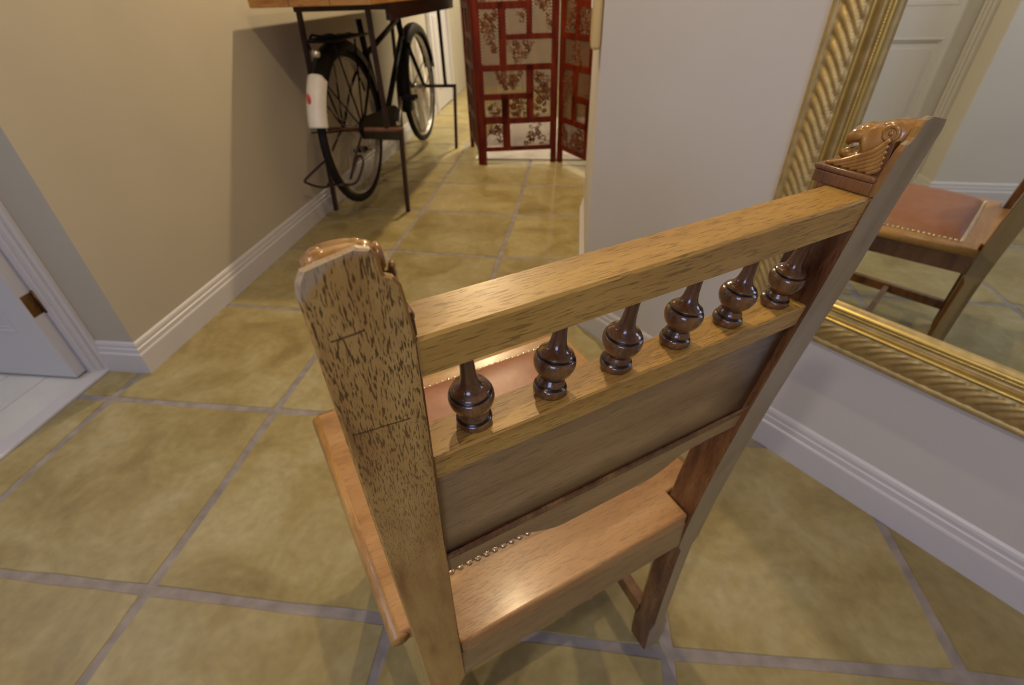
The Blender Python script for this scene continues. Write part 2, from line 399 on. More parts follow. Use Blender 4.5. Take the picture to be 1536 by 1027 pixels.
struct('window_1', bm, 'white', 'white framed window behind the camera')
bm = bmesh.new(); box(bm, -2.8, ex[0] + .2, SOUTH - .15, NORTH + .15, H, H + .1); struct('ceiling', bm, 'ceil', 'plain white ceiling')
# side room
bm = bmesh.new(); box(bm, -2.8, -.1655, -1.6, 1.8, -.05, -.003); sf = struct('floor_side_room', bm, 'grout', 'pale boarded floor of the side room')
x = -.2035
for k in range(16):
    bm = bmesh.new(); box(bm, x - .150, x - .0015, -1.6, 1.8, -.003, .0015, .001, 1); p = link('plank', bm, 'pale', sf); p['kind'] = 'structure'; x -= .152
bm = bmesh.new(); box(bm, -.2035, -.150, -.73, .73, -.003, .010, .004, 2); th = link('threshold_strip', bm, 'white', sf); th['kind'] = 'structure'
bm = bmesh.new(); box(bm, -2.8, -.165, 1.8, 1.9, 0, H); box(bm, -2.8, -.165, -1.7, -1.6, 0, H); box(bm, -2.9, -2.8, -1.7, 1.9, 0, H)
struct('wall_side_room', bm, 'wallr', 'pale walls of the side room beyond the doorway')

SK = [(0, 0), (.018, 0), (.018, .078), (.0165, .082), (.0125, .084), (.0120, .100), (.0085, .103), (.0085, .114), (.006, .121), (.001, .126), (0, .126)]
def skirting(name, path, side, label, prof=SK):
    bm = bmesh.new(); sweep(bm, path, prof, side); return struct(name, bm, 'white', label)
skirting('baseboard_left', [(-.147, .73), (0, .73), (0, 4.95)], -1, 'white moulded skirting along the left wall')
skirting('baseboard_left_near', [(-.147, -.75), (0, -.75), (0, SOUTH)], 1, 'white moulded skirting south of the doorway')
skirting('baseboard_right', [(CX, 2.20), (CX, CY), ang(WLEN)], 1 if False else -1, 'white moulded skirting under the gilt mirror')
# door frame (trim) of the double doorway
bm = bmesh.new()
for s, y in ((1, .73), (-1, -.75)):
    a, b = (y - .030, y) if s > 0 else (y, y + .030)
    box(bm, -.270, -.165, a, b, 0, 2.05, .002)
    a, b = (y - .020, y) if s > 0 else (y, y + .020)
    box(bm, -.165, -.147, a, b, 0, 2.05, .004)
    a, b = (y - .038, y - .030) if s > 0 else (y + .030, y + .038)
    box(bm, -.205, -.185, a, b, 0, 2.02, .002)
box(bm, -.270, -.147, -.72, .70, 2.02, 2.05, .002)
struct('trim_1', bm, 'white', 'white painted frame of the double doorway')
def leaf(name, label):
    """door leaf in local coords: hinge edge at x=0, leaf runs to x=-.70, face towards -y"""
    L, TH, Z0, Z1 = .705, .042, .012, 2.015
    bm = bmesh.new()
    box(bm, -L + .02, -.02, .008, TH - .008, Z0 + .02, Z1 - .02)
    for x0, x1, z0, z1 in ((-.1, 0, Z0, Z1), (-L, -L + .1, Z0, Z1), (-L + .1, -.1, Z0, .20), (-L + .1, -.1, .80, .94), (-L + .1, -.1, 1.90, Z1)):
        box(bm, x0, x1, 0, TH, z0, z1)
    d = struct(name, bm, 'white', label)
    for z0, z1 in ((.20, .80), (.94, 1.90)):
        bm = bmesh.new()
        x0, x1 = -L + .1, -.1
        for w0, w1, y in ((0, .012, -.002), (.012, .022, .003)):
            for a, b, c, e in ((x0 + w0, x1 - w0, z0 + w0, z0 + w1), (x0 + w0, x1 - w0, z1 - w1, z1 - w0), (x0 + w0, x0 + w1, z0 + w1, z1 - w1), (x1 - w1, x1 - w0, z0 + w1, z1 - w1)):
                box(bm, a, b, y, .012, c, e, .0015, 1)
        prism(bm, [(x0 + .05, .002), (x0 + .07, .0005), (x1 - .07, .0005), (x1 - .05, .002), (x1 - .05, .010), (x0 + .05, .010)], z0 + .05, z1 - .05)
        link('door_panel', bm, 'white', d)['kind'] = 'structure'
    for z in (.30, 1.75):
        bm = bmesh.new()
        box(bm, -.001, .0016, .003, TH + .004, z - .038, z + .038, .0006, 1)
        tube(bm, [(.003, TH + .003, z - .042), (.003, TH + .003, z + .042)], .006, 10)
        for q in (-.024, 0, .024): blob(bm, (.002, .020 + .006 * (q == 0), z + q), (.0012, .0045, .0045), 8)
        link('hinge', bm, 'brass', d, True)['kind'] = 'structure'
    return d
d1 = leaf('door_1', 'white panelled door leaf standing open into the side room'); d1.location = (-.2235, .6565, 0)
d2 = leaf('door_2', 'white panelled door leaf, closed, seen in the mirror'); d2.location = (-.222, -.718, 0); d2.rotation_euler = (0, 0, -PI / 2); d2.scale = (-1, 1, 1)
d2.scale = (1, 1, 1); d2.rotation_euler = (0, 0, PI / 2); d2.location = (-.222, -.012, 0)
# far doorway casings at the end of the left wall
for k, (y0, y1) in enumerate(((4.97, 5.09), (5.75, 5.87))):
    bm = bmesh.new(); box(bm, 0, .022, y0, y1, 0, 2.1, .004); box(bm, .022, .034, y0 + .02, y0 + .05, 0, 2.1, .003)
    struct('trim_%d' % (k + 2), bm, 'white', ('nearer' if k == 0 else 'farther') + ' upright casing of the far doorway on the left wall')
bm = bmesh.new(); box(bm, .0, .010, 5.09, 5.75, .01, 2.0); box(bm, .010, .016, 5.19, 5.65, .2, .85, .003); box(bm, .010, .016, 5.19, 5.65, 1.0, 1.9, .003)
struct('door_3', bm, 'white', 'closed white door at the far end of the left wall')

# ------------------------------------------------------------------ chair
CH = thing('dining_chair', 'carved oak dining chair with open balustrade back and tan leather seat, seen from behind', 'chair', (1.468, -.026, 0), .608)
# local frame: x across the back (right positive), y towards the seat front, z up
ZB = [0, .15, .30, .40, .48, .594, .69, .79, .87, .94, 1.02]
VB = [-.105, -.103, -.104, -.107, -.112, -.123, -.134, -.147, -.158, -.166, -.176]
def interp(x, xs, ys):
    if x <= xs[0]: return ys[0]
    for a, b, c, d in zip(xs, xs[1:], ys, ys[1:]):
        if x <= b: return c + (d - c) * (x - a) / (b - a)
    return ys[-1]
vb = lambda z: interp(z, ZB, VB)
UO, UI = .223, .178
for s in (-1, 1):
    bm = bmesh.new(); rings = []
    zs = [0, .006, .03, .085, .105, .13, .25, .345, .365, .385, .40, .43, .46, .52, .58, .64, .70, .76, .82, .88, .93, .952]
    for z in zs:
        b = vb(z); f = b + interp(z, [0, .03, .40, .48, .60, .88, 1], [.040, .043, .043, .045, .044, .045, .045])
        uo, ui = UO, UI
        c = .0015
        if .10 < z < .37: c = .0105
        if z < .006: b += .006; f -= .004; uo -= .006; ui += .004
        if z < .09: uo -= .004 * (1 - z / .09)
        pts = [(ui + c, b), (uo - c, b), (uo, b + c), (uo, f - c), (uo - c, f), (ui + c, f), (ui, f - c), (ui, b + c)]
        rings.append([(s * x, y, z) for x, y in pts])
    loft(bm, rings)
    st = link('back_stile', bm, 'stile' if s < 0 else 'stiler', CH)
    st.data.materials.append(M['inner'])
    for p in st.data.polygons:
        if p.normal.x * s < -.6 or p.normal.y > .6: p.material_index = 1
    # collar moulding round the inner and front faces
    bm = bmesh.new()
    b0 = vb(.96)
    box(bm, *sorted((s * (UI - .0012), s * (UO - .001))), b0 + .004, b0 + .050, .9515, .9610, .001)
    box(bm, *sorted((s * (UI - .0016), s * (UO - .0005))), b0 + .0035, b0 + .0515, .9610, .9655, .0018)
    link('collar', bm, 'dark', st, True)
    # flat back slab of the finial, leaning back, with shoulder and worn top
    bm = bmesh.new(); rings = []
    for z, ui in ((.950, .178), (.965, .1795), (.978, .1805), (.986, .1815), (.9905, .1840), (.9925, .1875), (.995, .1885), (1.002, .1890), (1.006, .1915), (1.008, .197)):
        b = vb(z); th = .0045
        top = max(0, z - .995)
        uo = UO - max(0, z - 1.0) * .5
        c = .0015
        rings.append([(s * x, y, z - .0015 - max(0, z - .985) * max(0, x - .197) * 9) for x, y in ((ui + c, b), (uo - c, b), (uo, b + c), (uo, b + th), (ui, b + th), (ui, b + c))])
    loft(bm, rings)
    fb = link('finial_back', bm, 'stile' if s < 0 else 'stiler', st)
    fb.data.materials.append(M['carved'])
    for p in fb.data.polygons:
        if p.normal.x * s < -.6 or p.normal.y > .6: p.material_index = 1
    # carved scroll head in front of the slab: side outline (y, z) extruded and rounded
    bm = bmesh.new()
    o = b0
    outl = [(o + .012, .962), (o + .048, .962), (o + .0475, .967), (o + .044, .972), (o + .040, .9765), (o + .0365, .9780), (o + .0330, .9775), (o + .0275, .9780), (o + .0260, .9825), (o + .0295, .9870), (o + .0345, .9860), (o + .038, .9832),
            (o + .0415, .9845), (o + .0420, .9895), (o + .039, .9935), (o + .033, .9960), (o + .028, .9955), (o + .023, .9985), (o + .016, 1.0010), (o + .006, 1.0025), (o - .002, 1.000), (o + .000, .985)]
    NU = 11
    cy = sum(p[0] for p in outl) / len(outl)
    rings = []
    for k in range(NU):
        f = k / (NU - 1); e = abs(2 * f - 1)
        sh = 1 - .20 * e ** 2.5
        u = (UI + .008) + f * (UO - UI - .014)
        rings.append([(s * u, cy + (y - cy) * sh, .962 + (z - .962) * (1 - .13 * e ** 2.5)) for y, z in outl])
    loft(bm, rings)
    for u in (.192, .2010, .210):                           # mane lobes over the brow
        blob(bm, (s * u, o + .012, .9970), (.0055, .0085, .0045), 12)
        blob(bm, (s * u, o + .029, .9905), (.0052, .007, .0055), 12)
    for e in (UI + .0085, UO - .0085):                        # eye scrolls at the sides
        tube(bm, [(s * e, o + .010 + .0050 * math.cos(a), .994 + .0050 * math.sin(a)) for a in [i * PI / 5 for i in range(10)]], .0017, 6, True)
        blob(bm, (s * e, o + .010, .994), (.002, .0022, .0022), 8)
    tube(bm, [(s * (UI + .008), o + .0372, .9742), (s * (UO - .008), o + .0372, .9742)], .0038, 10)
    hd = link('finial_head', bm, 'carved', st, True)
    # curved flutes sweeping from the collar up to the tip on both side faces
    bm = bmesh.new(); core = bmesh.new()
    for e, sg in ((UI + .0040, -1), (UO - .0080, 1)):
        for k in range(6):
            q = 1 - .155 * k
            B = (o + .005, .9660)
            pts = spline([(s * e, B[0] + dy * q, B[1] + dz * q) for j2, (dy, dz) in enumerate(((.0405, 0), (.030, .0035), (.018, .0100), (.0085, .0160), (.0015, .0250)))], 5)
            tube(bm, pts, [.0015 + .0007 * math.sin(PI * i / (len(pts) - 1)) for i in range(len(pts))], 6)
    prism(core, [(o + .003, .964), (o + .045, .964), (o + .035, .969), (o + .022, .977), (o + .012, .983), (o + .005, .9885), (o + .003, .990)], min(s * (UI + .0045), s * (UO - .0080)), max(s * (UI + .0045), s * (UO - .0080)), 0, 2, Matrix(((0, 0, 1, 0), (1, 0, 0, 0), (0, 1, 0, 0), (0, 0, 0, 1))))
    link('finial_flutes', bm, 'carved', st, True)
    link('finial_shade_core', core, 'inner', st)  # dark colour paints the shade between the lighter flutes

def backbox(name, mat, u0, u1, z0, z1, d0, d1, bev=.0015, n=1, tilt=True, parent=CH):
    """rail following the rake of the back; d0,d1 = depth behind / in front measured from the back plane"""
    bm = bmesh.new(); rings = []
    vbz = lambda z: vb(z)
    c = bev
    pts = [(z0, d0 + c), (z0 + c, d0), (z1 - c, d0), (z1, d0 + c), (z1, d1 - c), (z1 - c, d1), (z0 + c, d1), (z0, d1 - c)]
    t = bmesh.new()
    loft(t, [[(u, vbz(z) + d, z) for z, d in pts] for u in [u0 + (u1 - u0) * k / n for k in range(n + 1)]])
    merge(bm, t)
    return link(name, bm, mat, parent)
backbox('crest_rail', 'rail', -UI - .001, UI + .001, .923, .951, .001, .037, .0018)
backbox('mid_rail', 'rail', -UI - .001, UI + .001, .824, .848, .003, .036, .0015)
# back panel between the rails (plain field, slightly recessed)
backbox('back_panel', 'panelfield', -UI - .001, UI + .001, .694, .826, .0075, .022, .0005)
backbox('panel_shade_strip', 'inner', -UI, UI, .6905, .7005, .0045, .0085, .0015)  # dark strip painting the shadow line between panel and lower rail
# lower rail with a gently shaped bottom edge
bm = bmesh.new(); rings = []
for k in range(41):
    u = -UI + 2 * UI * k / 40
    a = abs(u)
    zb = .645 + (.024 * max(0, min(1, (a - .055) / .045)) ** 1.5 if a > .055 else 0) - .004 * math.cos(u / UI * PI * 2) * 0
    if a > .13: zb = .671 - .002 * (a - .13) / .05
    zt = .6925
    rings.append([(u, vb(z) + d, z) for z, d in ((zb, .006), (zb + .001, .005), (zt - .001, .005), (zt, .007), (zt, .032), (zb, .032))])
loft(bm, rings); link('lower_rail', bm, 'panel', CH)
# balusters
prof = [(.0080, 0), (.0110, .0003), (.0121, .0022), (.0125, .0046), (.0123, .0066), (.0116, .0080), (.0098, .0085), (.0097, .0092), (.0106, .0098), (.0104, .0110), (.0096, .0128), (.0086, .0144), (.0083, .0152),
        (.0092, .0162), (.0112, .0182), (.0132, .0208), (.0146, .0240), (.0152, .0270), (.0151, .0296), (.0145, .0318), (.0137, .0330), (.0121, .0335), (.0120, .0342), (.0130, .0348), (.0124, .0358), (.0106, .0370), (.0086, .0386), (.0070, .0408), (.0059, .0440), (.0052, .0485), (.0047, .0550), (.0045, .0620), (.0048, .0670), (.0062, .0688), (.0067, .0708), (.0066, .0745), (.0050, .0760)]
bm = bmesh.new(); lathe(bm, prof, 28)
b0 = link('baluster', bm, 'turned', CH, True)
b0.data.materials.append(M['groove'])
for p in b0.data.polygons:
    z = p.center.z
    if z < .0004 or .0082 < z < .0096 or .0332 < z < .0346 or .0145 < z < .0150 or .0676 < z < .0722: p.material_index = 1  # painted shade: foot, grooves and top ring go black
for k in range(6):
    o = b0 if k == 0 else clone(b0, CH)
    o.location = (.0075 + .0594 * (k - 2.5), vb(.85) + .0215, .8475); o.rotation_euler = (math.radians(8.5), 0, rnd.uniform(0, 6))
# rear seat rail
bm = bmesh.new(); box(bm, -UI - .002, UI + .002, -.106, -.078, .388, .4465, .0015); link('rear_seat_rail', bm, 'panel', CH)
# seat board
poly = [(-.1775, -.106), (.1775, -.106), (.1775, -.062), (.238, -.060), (.256, .366), (-.256, .366), (-.238, -.060), (-.1775, -.062)]
bm = bmesh.new(); prism(bm, poly, .4465, .4705, .004, 3); link('seat_board', bm, 'seatwood', CH)
# bullnose edge mouldings along the sides and front
bm = bmesh.new()
for s in (-1, 1):
    tube(bm, [(s * .2375, -.062, .4585), (s * .2565, .366, .4585)], .0118, 10)
tube(bm, [(-.2565, .3665, .4585), (.2565, .3665, .4585)], .0118, 10)
link('seat_edge', bm, 'edge', CH, True)
# leather cushion
bm = bmesh.new(); N = 26; g = {}
for i in range(N + 1):
    for j in range(N + 1):
        a, b = 2 * i / N - 1, 2 * j / N - 1
        y = .158 + b * .178; w = .204 + .012 * (b + 1) / 2
        h = (1 - abs(a) ** 6) * (1 - abs(b) ** 6)
        g[i, j] = bm.verts.new((a * w, y, .4708 + .006 * min(1, h * 6) + .028 * h * (1 - .25 * (a * a + b * b) / 2)))
for i in range(N):
    for j in range(N): bm.faces.new((g[i, j], g[i + 1, j], g[i + 1, j + 1], g[i, j + 1]))
cu = link('leather_seat', bm, 'leather', CH, True)
nb = bmesh.new(); blob(nb, (0, 0, 0), (.0050, .0050, .0034), 8); n0 = None
def nails(p, q):
    global n0
    p, q = Vector(p), Vector(q); n = int((q - p).length / .0125)
    for k in range(n):
        c = p.lerp(q, k / n)
        if n0 is None:
            n0 = link('nail', nb, 'nail', cu, True); n0.location = c
        else: clone(n0, cu, c)
nails((-.204, -.019, .4722), (.204, -.019, .4722)); nails((.204, -.019, .4722), (.217, .336, .4722))
nails((.217, .336, .4722), (-.217, .336, .4722)); nails((-.217, .336, .4722), (-.204, -.019, .4722))
# aprons, front legs, stretchers
for s in (-1, 1):
    bm = bmesh.new(); prism(bm, [(s * x, y) for x, y in ((.196, -.064), (.216, -.064), (.232, .325), (.212, .325))], .388, .4465, .001); link('side_seat_rail', bm, 'dark', CH)
    bm = bmesh.new(); rings = []
    for z, c, i in ((0, .002, .006), (.02, .002, .001), (.09, .002, 0), (.11, .008, 0), (.34, .008, 0), (.365, .002, 0), (.4465, .002, 0)):
        x0, x1, y0, y1 = .196 + i, .238 - i, .312 + i, .354 - i
        rings.append([(s * x, y, z) for x, y in ((x0 + c, y0), (x1 - c, y0), (x1, y0 + c), (x1, y1 - c), (x1 - c, y1), (x0 + c, y1), (x0, y1 - c), (x0, y0 + c))])
    loft(bm, rings); link('front_leg', bm, 'dark', CH)
    bm = bmesh.new(); prism(bm, [(s * x, y) for x, y in ((.182, -.064), (.204, -.064), (.226, .315), (.204, .315))], .080, .113, .002); link('side_stretcher', bm, 'dark', CH)
bm = bmesh.new(); box(bm, -.200, .200, .325, .345, .388, .4465, .001); link('front_seat_rail', bm, 'dark', CH)
bm = bmesh.new(); box(bm, -.190, .190, .110, .128, .086, .108, .002); link('cross_stretcher', bm, 'dark', CH)

# ------------------------------------------------------------------ gilt mirror on the angled wall
MW, MH, MB0, MS0 = .96, 1.45, .385, .600                # width, height, bottom height, left edge along the wall
MI = thing('wall_mirror', 'large mirror in a gilt frame carved with rope-twist ribs, hung above the skirting', 'mirror', (*ang(MS0, .001), MB0), math.atan2(WD.y, WD.x))
# local: x along the wall to the right, y = into the wall is +y so the room is -y, z up
def fprof(w):
    if w < .004: return .022 + w * 1.2
    if w < .015: return .0268
    if w < .071:
        t = (w - .015) / .056; return .024 + .016 * t + .006 * math.sin(PI * t)
    if w < .074: return .037
    if w < .084: t = (w - .074) / .010; return .038 + .0065 * math.sin(PI * t)
    if w < .097: t = (w - .084) / .013; return .034 - .007 * math.sin(PI * t) - .004 * t
    if w < .101: t = (w - .097) / .004; return .030 + .0015 * math.sin(PI * t)
    if w < .112: t = (w - .101) / .011; return .029 + .0055 * math.sin(PI * t)
    return .029 - (w - .112) * .6
FW = .120
ws = [0, .001, .004, .008, .0149] + [.015 + .056 * k / 16 for k in range(17)] + [.0735, .074, .0750, .0765, .079, .0815, .083, .084, .0865, .089, .092, .095, .097, .098, .099, .100, .101, .1018, .1035, .1065, .1095, .1112, .112, .116, .120]
def frame_side(fn, L, sgn):
    bm = bmesh.new(); n = int(L / .0026)
    rings = []
    for i in range(n + 1):
        row = []
        for w in ws:
            s = w + (L - 2 * w) * i / n
            h = fprof(w)
            if .015 <= w <= .071:
                t = (w - .015) / .056
                ph = (s - sgn * (.022 * t + .040 * t * t)) / .0245
                c = ph - math.floor(ph)
                env = min(1, t / .16, (1 - t) / .10)
                h += (.0085 * (math.sin(PI * c) ** .8) - .004) * env
            if .097 <= w <= .101: h += .0012 * math.sin(2 * PI * s / .0052)
            row.append(fn(s, w, h))
        row = [fn(ws[0] + (L - 2 * ws[0]) * i / n, 0, 0)] + row + [fn(FW + (L - 2 * FW) * i / n, FW, 0)]
        rings.append(row)
    vs = [[bm.verts.new(p) for p in r] for r in rings]
    for a, b in zip(vs, vs[1:]):
        for k in range(len(a) - 1): bm.faces.new((a[k], a[k + 1], b[k + 1], b[k]))
    fr = link('frame_rail', bm, 'gold', MI, True)
    fr.data.materials.append(M['goldbr'])
    nw = len(ws) + 1
    for k, p in enumerate(fr.data.polygons):
        w = ws[min(max(k % nw - 1, 0), len(ws) - 1)]
        if .0735 <= w < .084 or .0965 <= w < .112: p.material_index = 1
    return fr
frame_side(lambda s, w, h: (w, -h, s), MH, -1)
frame_side(lambda s, w, h: (s, -h, w), MW, 1)
frame_side(lambda s, w, h: (MW - w, -h, s), MH, 1)
frame_side(lambda s, w, h: (s, -h, MH - w), MW, -1)
bm = bmesh.new(); box(bm, FW - .004, MW - FW + .004, -.022, -.016, FW - .004, MH - FW + .004); link('mirror_glass', bm, 'glass', MI)
bm = bmesh.new(); box(bm, .003, MW - .003, -.003, .0, .003, MH - .003); link('backing_board', bm, 'golddk', MI)

# cream fitting on the corridor side of the corner
FT = thing('wall_fitting', 'cream rounded fitting on the corridor wall edge, between folding screen and pale corner wall', 'fitting', (CX, 1.28, .925))
bm = bmesh.new(); box(bm, -.030, -.001, -.08, .08, 0, .42, .012, 4); link('cover', bm, 'fitting', FT, True)
bm = bmesh.new(); box(bm, -.033, -.029, -.05, .05, .10, .30, .0015); link('grille', bm, 'mudwhite', FT)

# ------------------------------------------------------------------ console table with trestle stand
CT = thing('console_table', 'narrow waxed wooden console top on dark iron trestle legs along left wall', 'table', (0, 0, 0))
bm = bmesh.new()
for k in range(3):
    x0 = .062 + k * .181
    bm = bmesh.new(); box(bm, x0, x0 + .1795, 1.935 + .003 * k, 3.76, 1.032, 1.068, .003); link('board', bm, 'top', CT)
for y in (2.27, 3.66):
    for x in ((.112, .040, .047), (.462, .535, .503)):
        bm = bmesh.new()
        c = .011
        def leg(bm, x0, z0, x1, z1):
            loft(bm, [[(xx - c, y - c, zz), (xx + c, y - c, zz), (xx + c, y + c, zz), (xx - c, y + c, zz)] for xx, zz in ((x0, z0), (x1, z1))])
        leg(bm, x[0], 1.012, x[0] - (.03 if x[0] < .2 else .0), .47)
        leg(bm, x[1] if x[0] > .2 else x[0] - .032, .47, x[2], 0)
        link('trestle_leg', bm, 'iron', CT)
    bm = bmesh.new(); box(bm, .092, .575, y - .014, y + .014, 1.004, 1.032, .002); link('top_bar', bm, 'iron', CT)
    bm = bmesh.new(); tube(bm, [(.110, y, .465), (.545, y, .465)], .0125, 10); link('axle_bar', bm, 'rust' if y < 3 else 'iron', CT, True)
bm = bmesh.new(); box(bm, .545, .570, 2.28, 3.68, .960, 1.031, .002); link('side_rail', bm, 'iron', CT)
bm = bmesh.new(); box(bm, .095, .115, 2.28, 3.68, 1.004, 1.031, .002); link('back_rail', bm, 'iron', CT)

# ------------------------------------------------------------------ bicycle
BX = .252
BK = thing('bicycle', 'old black bicycle clamped under the console top, rear mudguard tipped white', 'bicycle', (BX, 2.30, .02))
# local: x across, y forward (away from camera), z up
RW, FWy, ZC = 0.0, 1.36, .443
def circ(cy, r, a0=0, a1=2 * PI, n=48, x=0.0, cz=ZC):
    full = abs(a1 - a0 - 2 * PI) < 1e-6
    return [(x, cy + r * math.cos(a0 + (a1 - a0) * k / (n if full else n - 1)), cz + r * math.sin(a0 + (a1 - a0) * k / (n if full else n - 1))) for k in range(n)]
def wheel(cy):
    bm = bmesh.new(); tube(bm, circ(cy, .372), .021, 10, True); ty = link('tyre', bm, 'rubber', BK, True)
    bm = bmesh.new()
    tube(bm, circ(cy, .348), .0085, 8, True)
    for s in (-1, 1): tube(bm, circ(cy, .344, x=.011 * s), .004, 6, True)
    link('rim', bm, 'chrome', BK, True)
    bm = bmesh.new()
    for k in range(36):
        a = 2 * PI * k / 36; s = 1 if k % 2 else -1; b = a + (.5 if (k // 2) % 2 else -.5)
        tube(bm, [(.03 * s, cy + .022 * math.cos(b), ZC + .022 * math.sin(b)), (0, cy + .345 * math.cos(a), ZC + .345 * math.sin(a))], .0013, 4)
    link('spokes', bm, 'chrome', BK, kind='stuff')
    bm = bmesh.new(); tube(bm, [(x, cy, ZC) for x in (-.06, -.045, -.035, -.03, .03, .035, .045, .06)], [.006, .006, .026, .018, .018, .026, .006, .006], 14); link('hub', bm, 'chrome', BK, True)
wheel(RW); wheel(FWy)
def mudguard(cy, a0, a1, r=.422, name='mudguard', mat='black', wdt=.040):
    bm = bmesh.new(); rings = []
    n = 30
    for k in range(n):
        a = a0 + (a1 - a0) * k / (n - 1); ring = []
        cs = [(-wdt, -.050), (-wdt * .85, -.006), (-wdt * .45, .004), (0, .007), (wdt * .45, .004), (wdt * .85, -.006), (wdt, -.050)]
        for x, d in cs + [(x, d - .003) for x, d in cs[::-1]]:
            rr = r + d; ring.append((x, cy + rr * math.cos(a), ZC + rr * math.sin(a)))
        rings.append(ring)
    loft(bm, rings); return link(name, bm, mat, BK, True)
D = math.radians
mudguard(RW, D(20), D(157))
mudguard(FWy, D(12), D(195), .412)
tip = mudguard(RW, D(135), D(167), .434, 'white_mudguard_tip', 'mudwhite', .042)
tip['label'] = 'white painted tip of the rear mudguard with red reflector'
bm = bmesh.new()
a = D(151); blob(bm, (-.012, RW + .447 * math.cos(a), ZC + .447 * math.sin(a)), (.009, .007, .026), 12); link('reflector', bm, 'red', tip, True)
bm = bmesh.new(); a = D(122); blob(bm, (0, RW + .452 * math.cos(a), ZC + .452 * math.sin(a)), (.022, .020, .022), 12)
rl = link('tail_lamp', bm, 'chrome', BK, True)
# frame tubes
bb = (0, .50, .36)
def ft(name, pts, r, mat='black'):
    bm = bmesh.new(); tube(bm, pts, r, 10); return link(name, bm, mat, BK, True)
ft('seat_tube', [(0, .50, .34), (0, .38, .78), (0, .36, .93)], .017)
ft('down_tube', [(0, .50, .36), (0, 1.08, .80)], .018)
ft('top_tube', [(0, .385, .76), (0, 1.06, .90)], .016)
ft('head_tube', [(0, 1.10, .76), (0, 1.04, .955)], .021)
for s in (-1, 1):
    ft('chain_stay', [(s * .025, .49, .36), (s * .055, .25, .40), (s * .058, 0, ZC)], .010)
    ft('seat_stay', [(s * .016, .38, .77), (s * .052, .2, .62), (s * .058, 0, ZC)], .008)
    ft('fork_blade', [(s * .03, 1.105, .745), (s * .052, 1.16, .62), (s * .052, 1.30, .47), (s * .052, FWy, ZC)], .014)
    ft('mudguard_stay', [(s * .055, 0, ZC), (s * .035, -.30, ZC + .28)], .0035)
    ft('mudguard_stay', [(s * .055, 0, ZC), (s * .035, -.40, ZC + .07)], .0035)
    ft('mudguard_stay', [(s * .055, FWy, ZC), (s * .035, FWy + .37, ZC + .15)], .0035)
    ft('carrier_stay', [(s * .06, 0, ZC), (s * .065, -.16, .86)], .005)
    ft('carrier_stay', [(s * .06, 0, ZC), (s * .065, .10, .86)], .005)
ft('crown', [(-.045, 1.115, .745), (.045, 1.115, .745)], .018)
# carrier (luggage rack)
bm = bmesh.new()
for s in (-1, 1): tube(bm, spline([(s * .03, -.20, .872), (s * .072, -.15, .872), (s * .075, .1, .872), (s * .05, .33, .865)], 6), .006, 8)
for y in (-.15, -.03, .09, .21): tube(bm, [(-.074, y, .872), (.074, y, .872)], .005, 8)
tube(bm, [(-.032, -.20, .872), (.032, -.20, .872)], .006, 8); tube(bm, [(0, -.15, .878), (0, .21, .878)], .005, 8)
link('carrier', bm, 'black', BK, True)
# spring clip on the carrier (arched bar)
bm = bmesh.new(); tube(bm, spline([(-.07, -.12, .88), (-.045, -.14, .895), (0, -.15, .889), (.045, -.14, .895), (.07, -.12, .885)], 6), .006, 8); link('carrier_clip', bm, 'black', BK, True)
# chain case, chainwheel, cranks and pedals
bm = bmesh.new(); pts = []
for k in range(16): a = -PI / 2 + PI * k / 15; pts.append((.50 + .105 * math.cos(a), .36 + .105 * math.sin(a)))
for k in range(10): a = PI / 2 + PI * k / 9; pts.append((0 + .055 * math.cos(a), ZC + .055 * math.sin(a)))
prism(bm, pts, -.012, .012, .004, 2, Matrix(((0, 0, 1, .066), (1, 0, 0, 0), (0, 1, 0, 0), (0, 0, 0, 1))))
link('chain_case', bm, 'black', BK)
ft('crank_axle', [(-.085, .50, .36), (.10, .50, .36)], .012, 'chrome')
for s, dy, dz in ((-1, -.10, -.135), (1, .10, .135)):
    ft('crank_arm', [(s * .093, .50, .36), (s * .10, .50 + dy, .36 + dz)], .009, 'chrome')
    bm = bmesh.new()
    px0, px1 = sorted((s * .11, s * .20))
    box(bm, px0, px1, .50 + dy - .038, .50 + dy - .022, .36 + dz - .012, .36 + dz + .012, .003); box(bm, px0, px1, .50 + dy + .022, .50 + dy + .038, .36 + dz - .012, .36 + dz + .012, .003)
    tube(bm, [(s * .09, .50 + dy, .36 + dz), (s * .20, .50 + dy, .36 + dz)], .007, 8)
    link('pedal', bm, 'rubber', BK)
# folded wire stand hanging under the rear axle
bm = bmesh.new()
for q in ([(-.02, -.33, .240), (-.09, -.34, .228), (-.168, -.33, .245), (-.180, -.32, .262), (-.10, -.28, .325), (-.05, -.25, .365), (-.06, -.08, .42), (-.062, 0, ZC)],
          [(.02, -.33, .240), (.08, -.34, .245), (.118, -.33, .270), (.150, -.30, .345), (.140, -.29, .375), (.110, -.27, .360), (.062, -.30, .262), (.060, -.15, .36), (.062, 0, ZC)]):
    tube(bm, spline(q, 6), .0065, 8)
tube(bm, [(-.06, -.33, .240), (.06, -.33, .240)], .0085, 8)
link('wire_stand', bm, 'iron', BK, True)
ft('lamp_bracket', [(0, 1.03, .95), (0, 1.12, .93), (0, 1.15, .90)], .007)

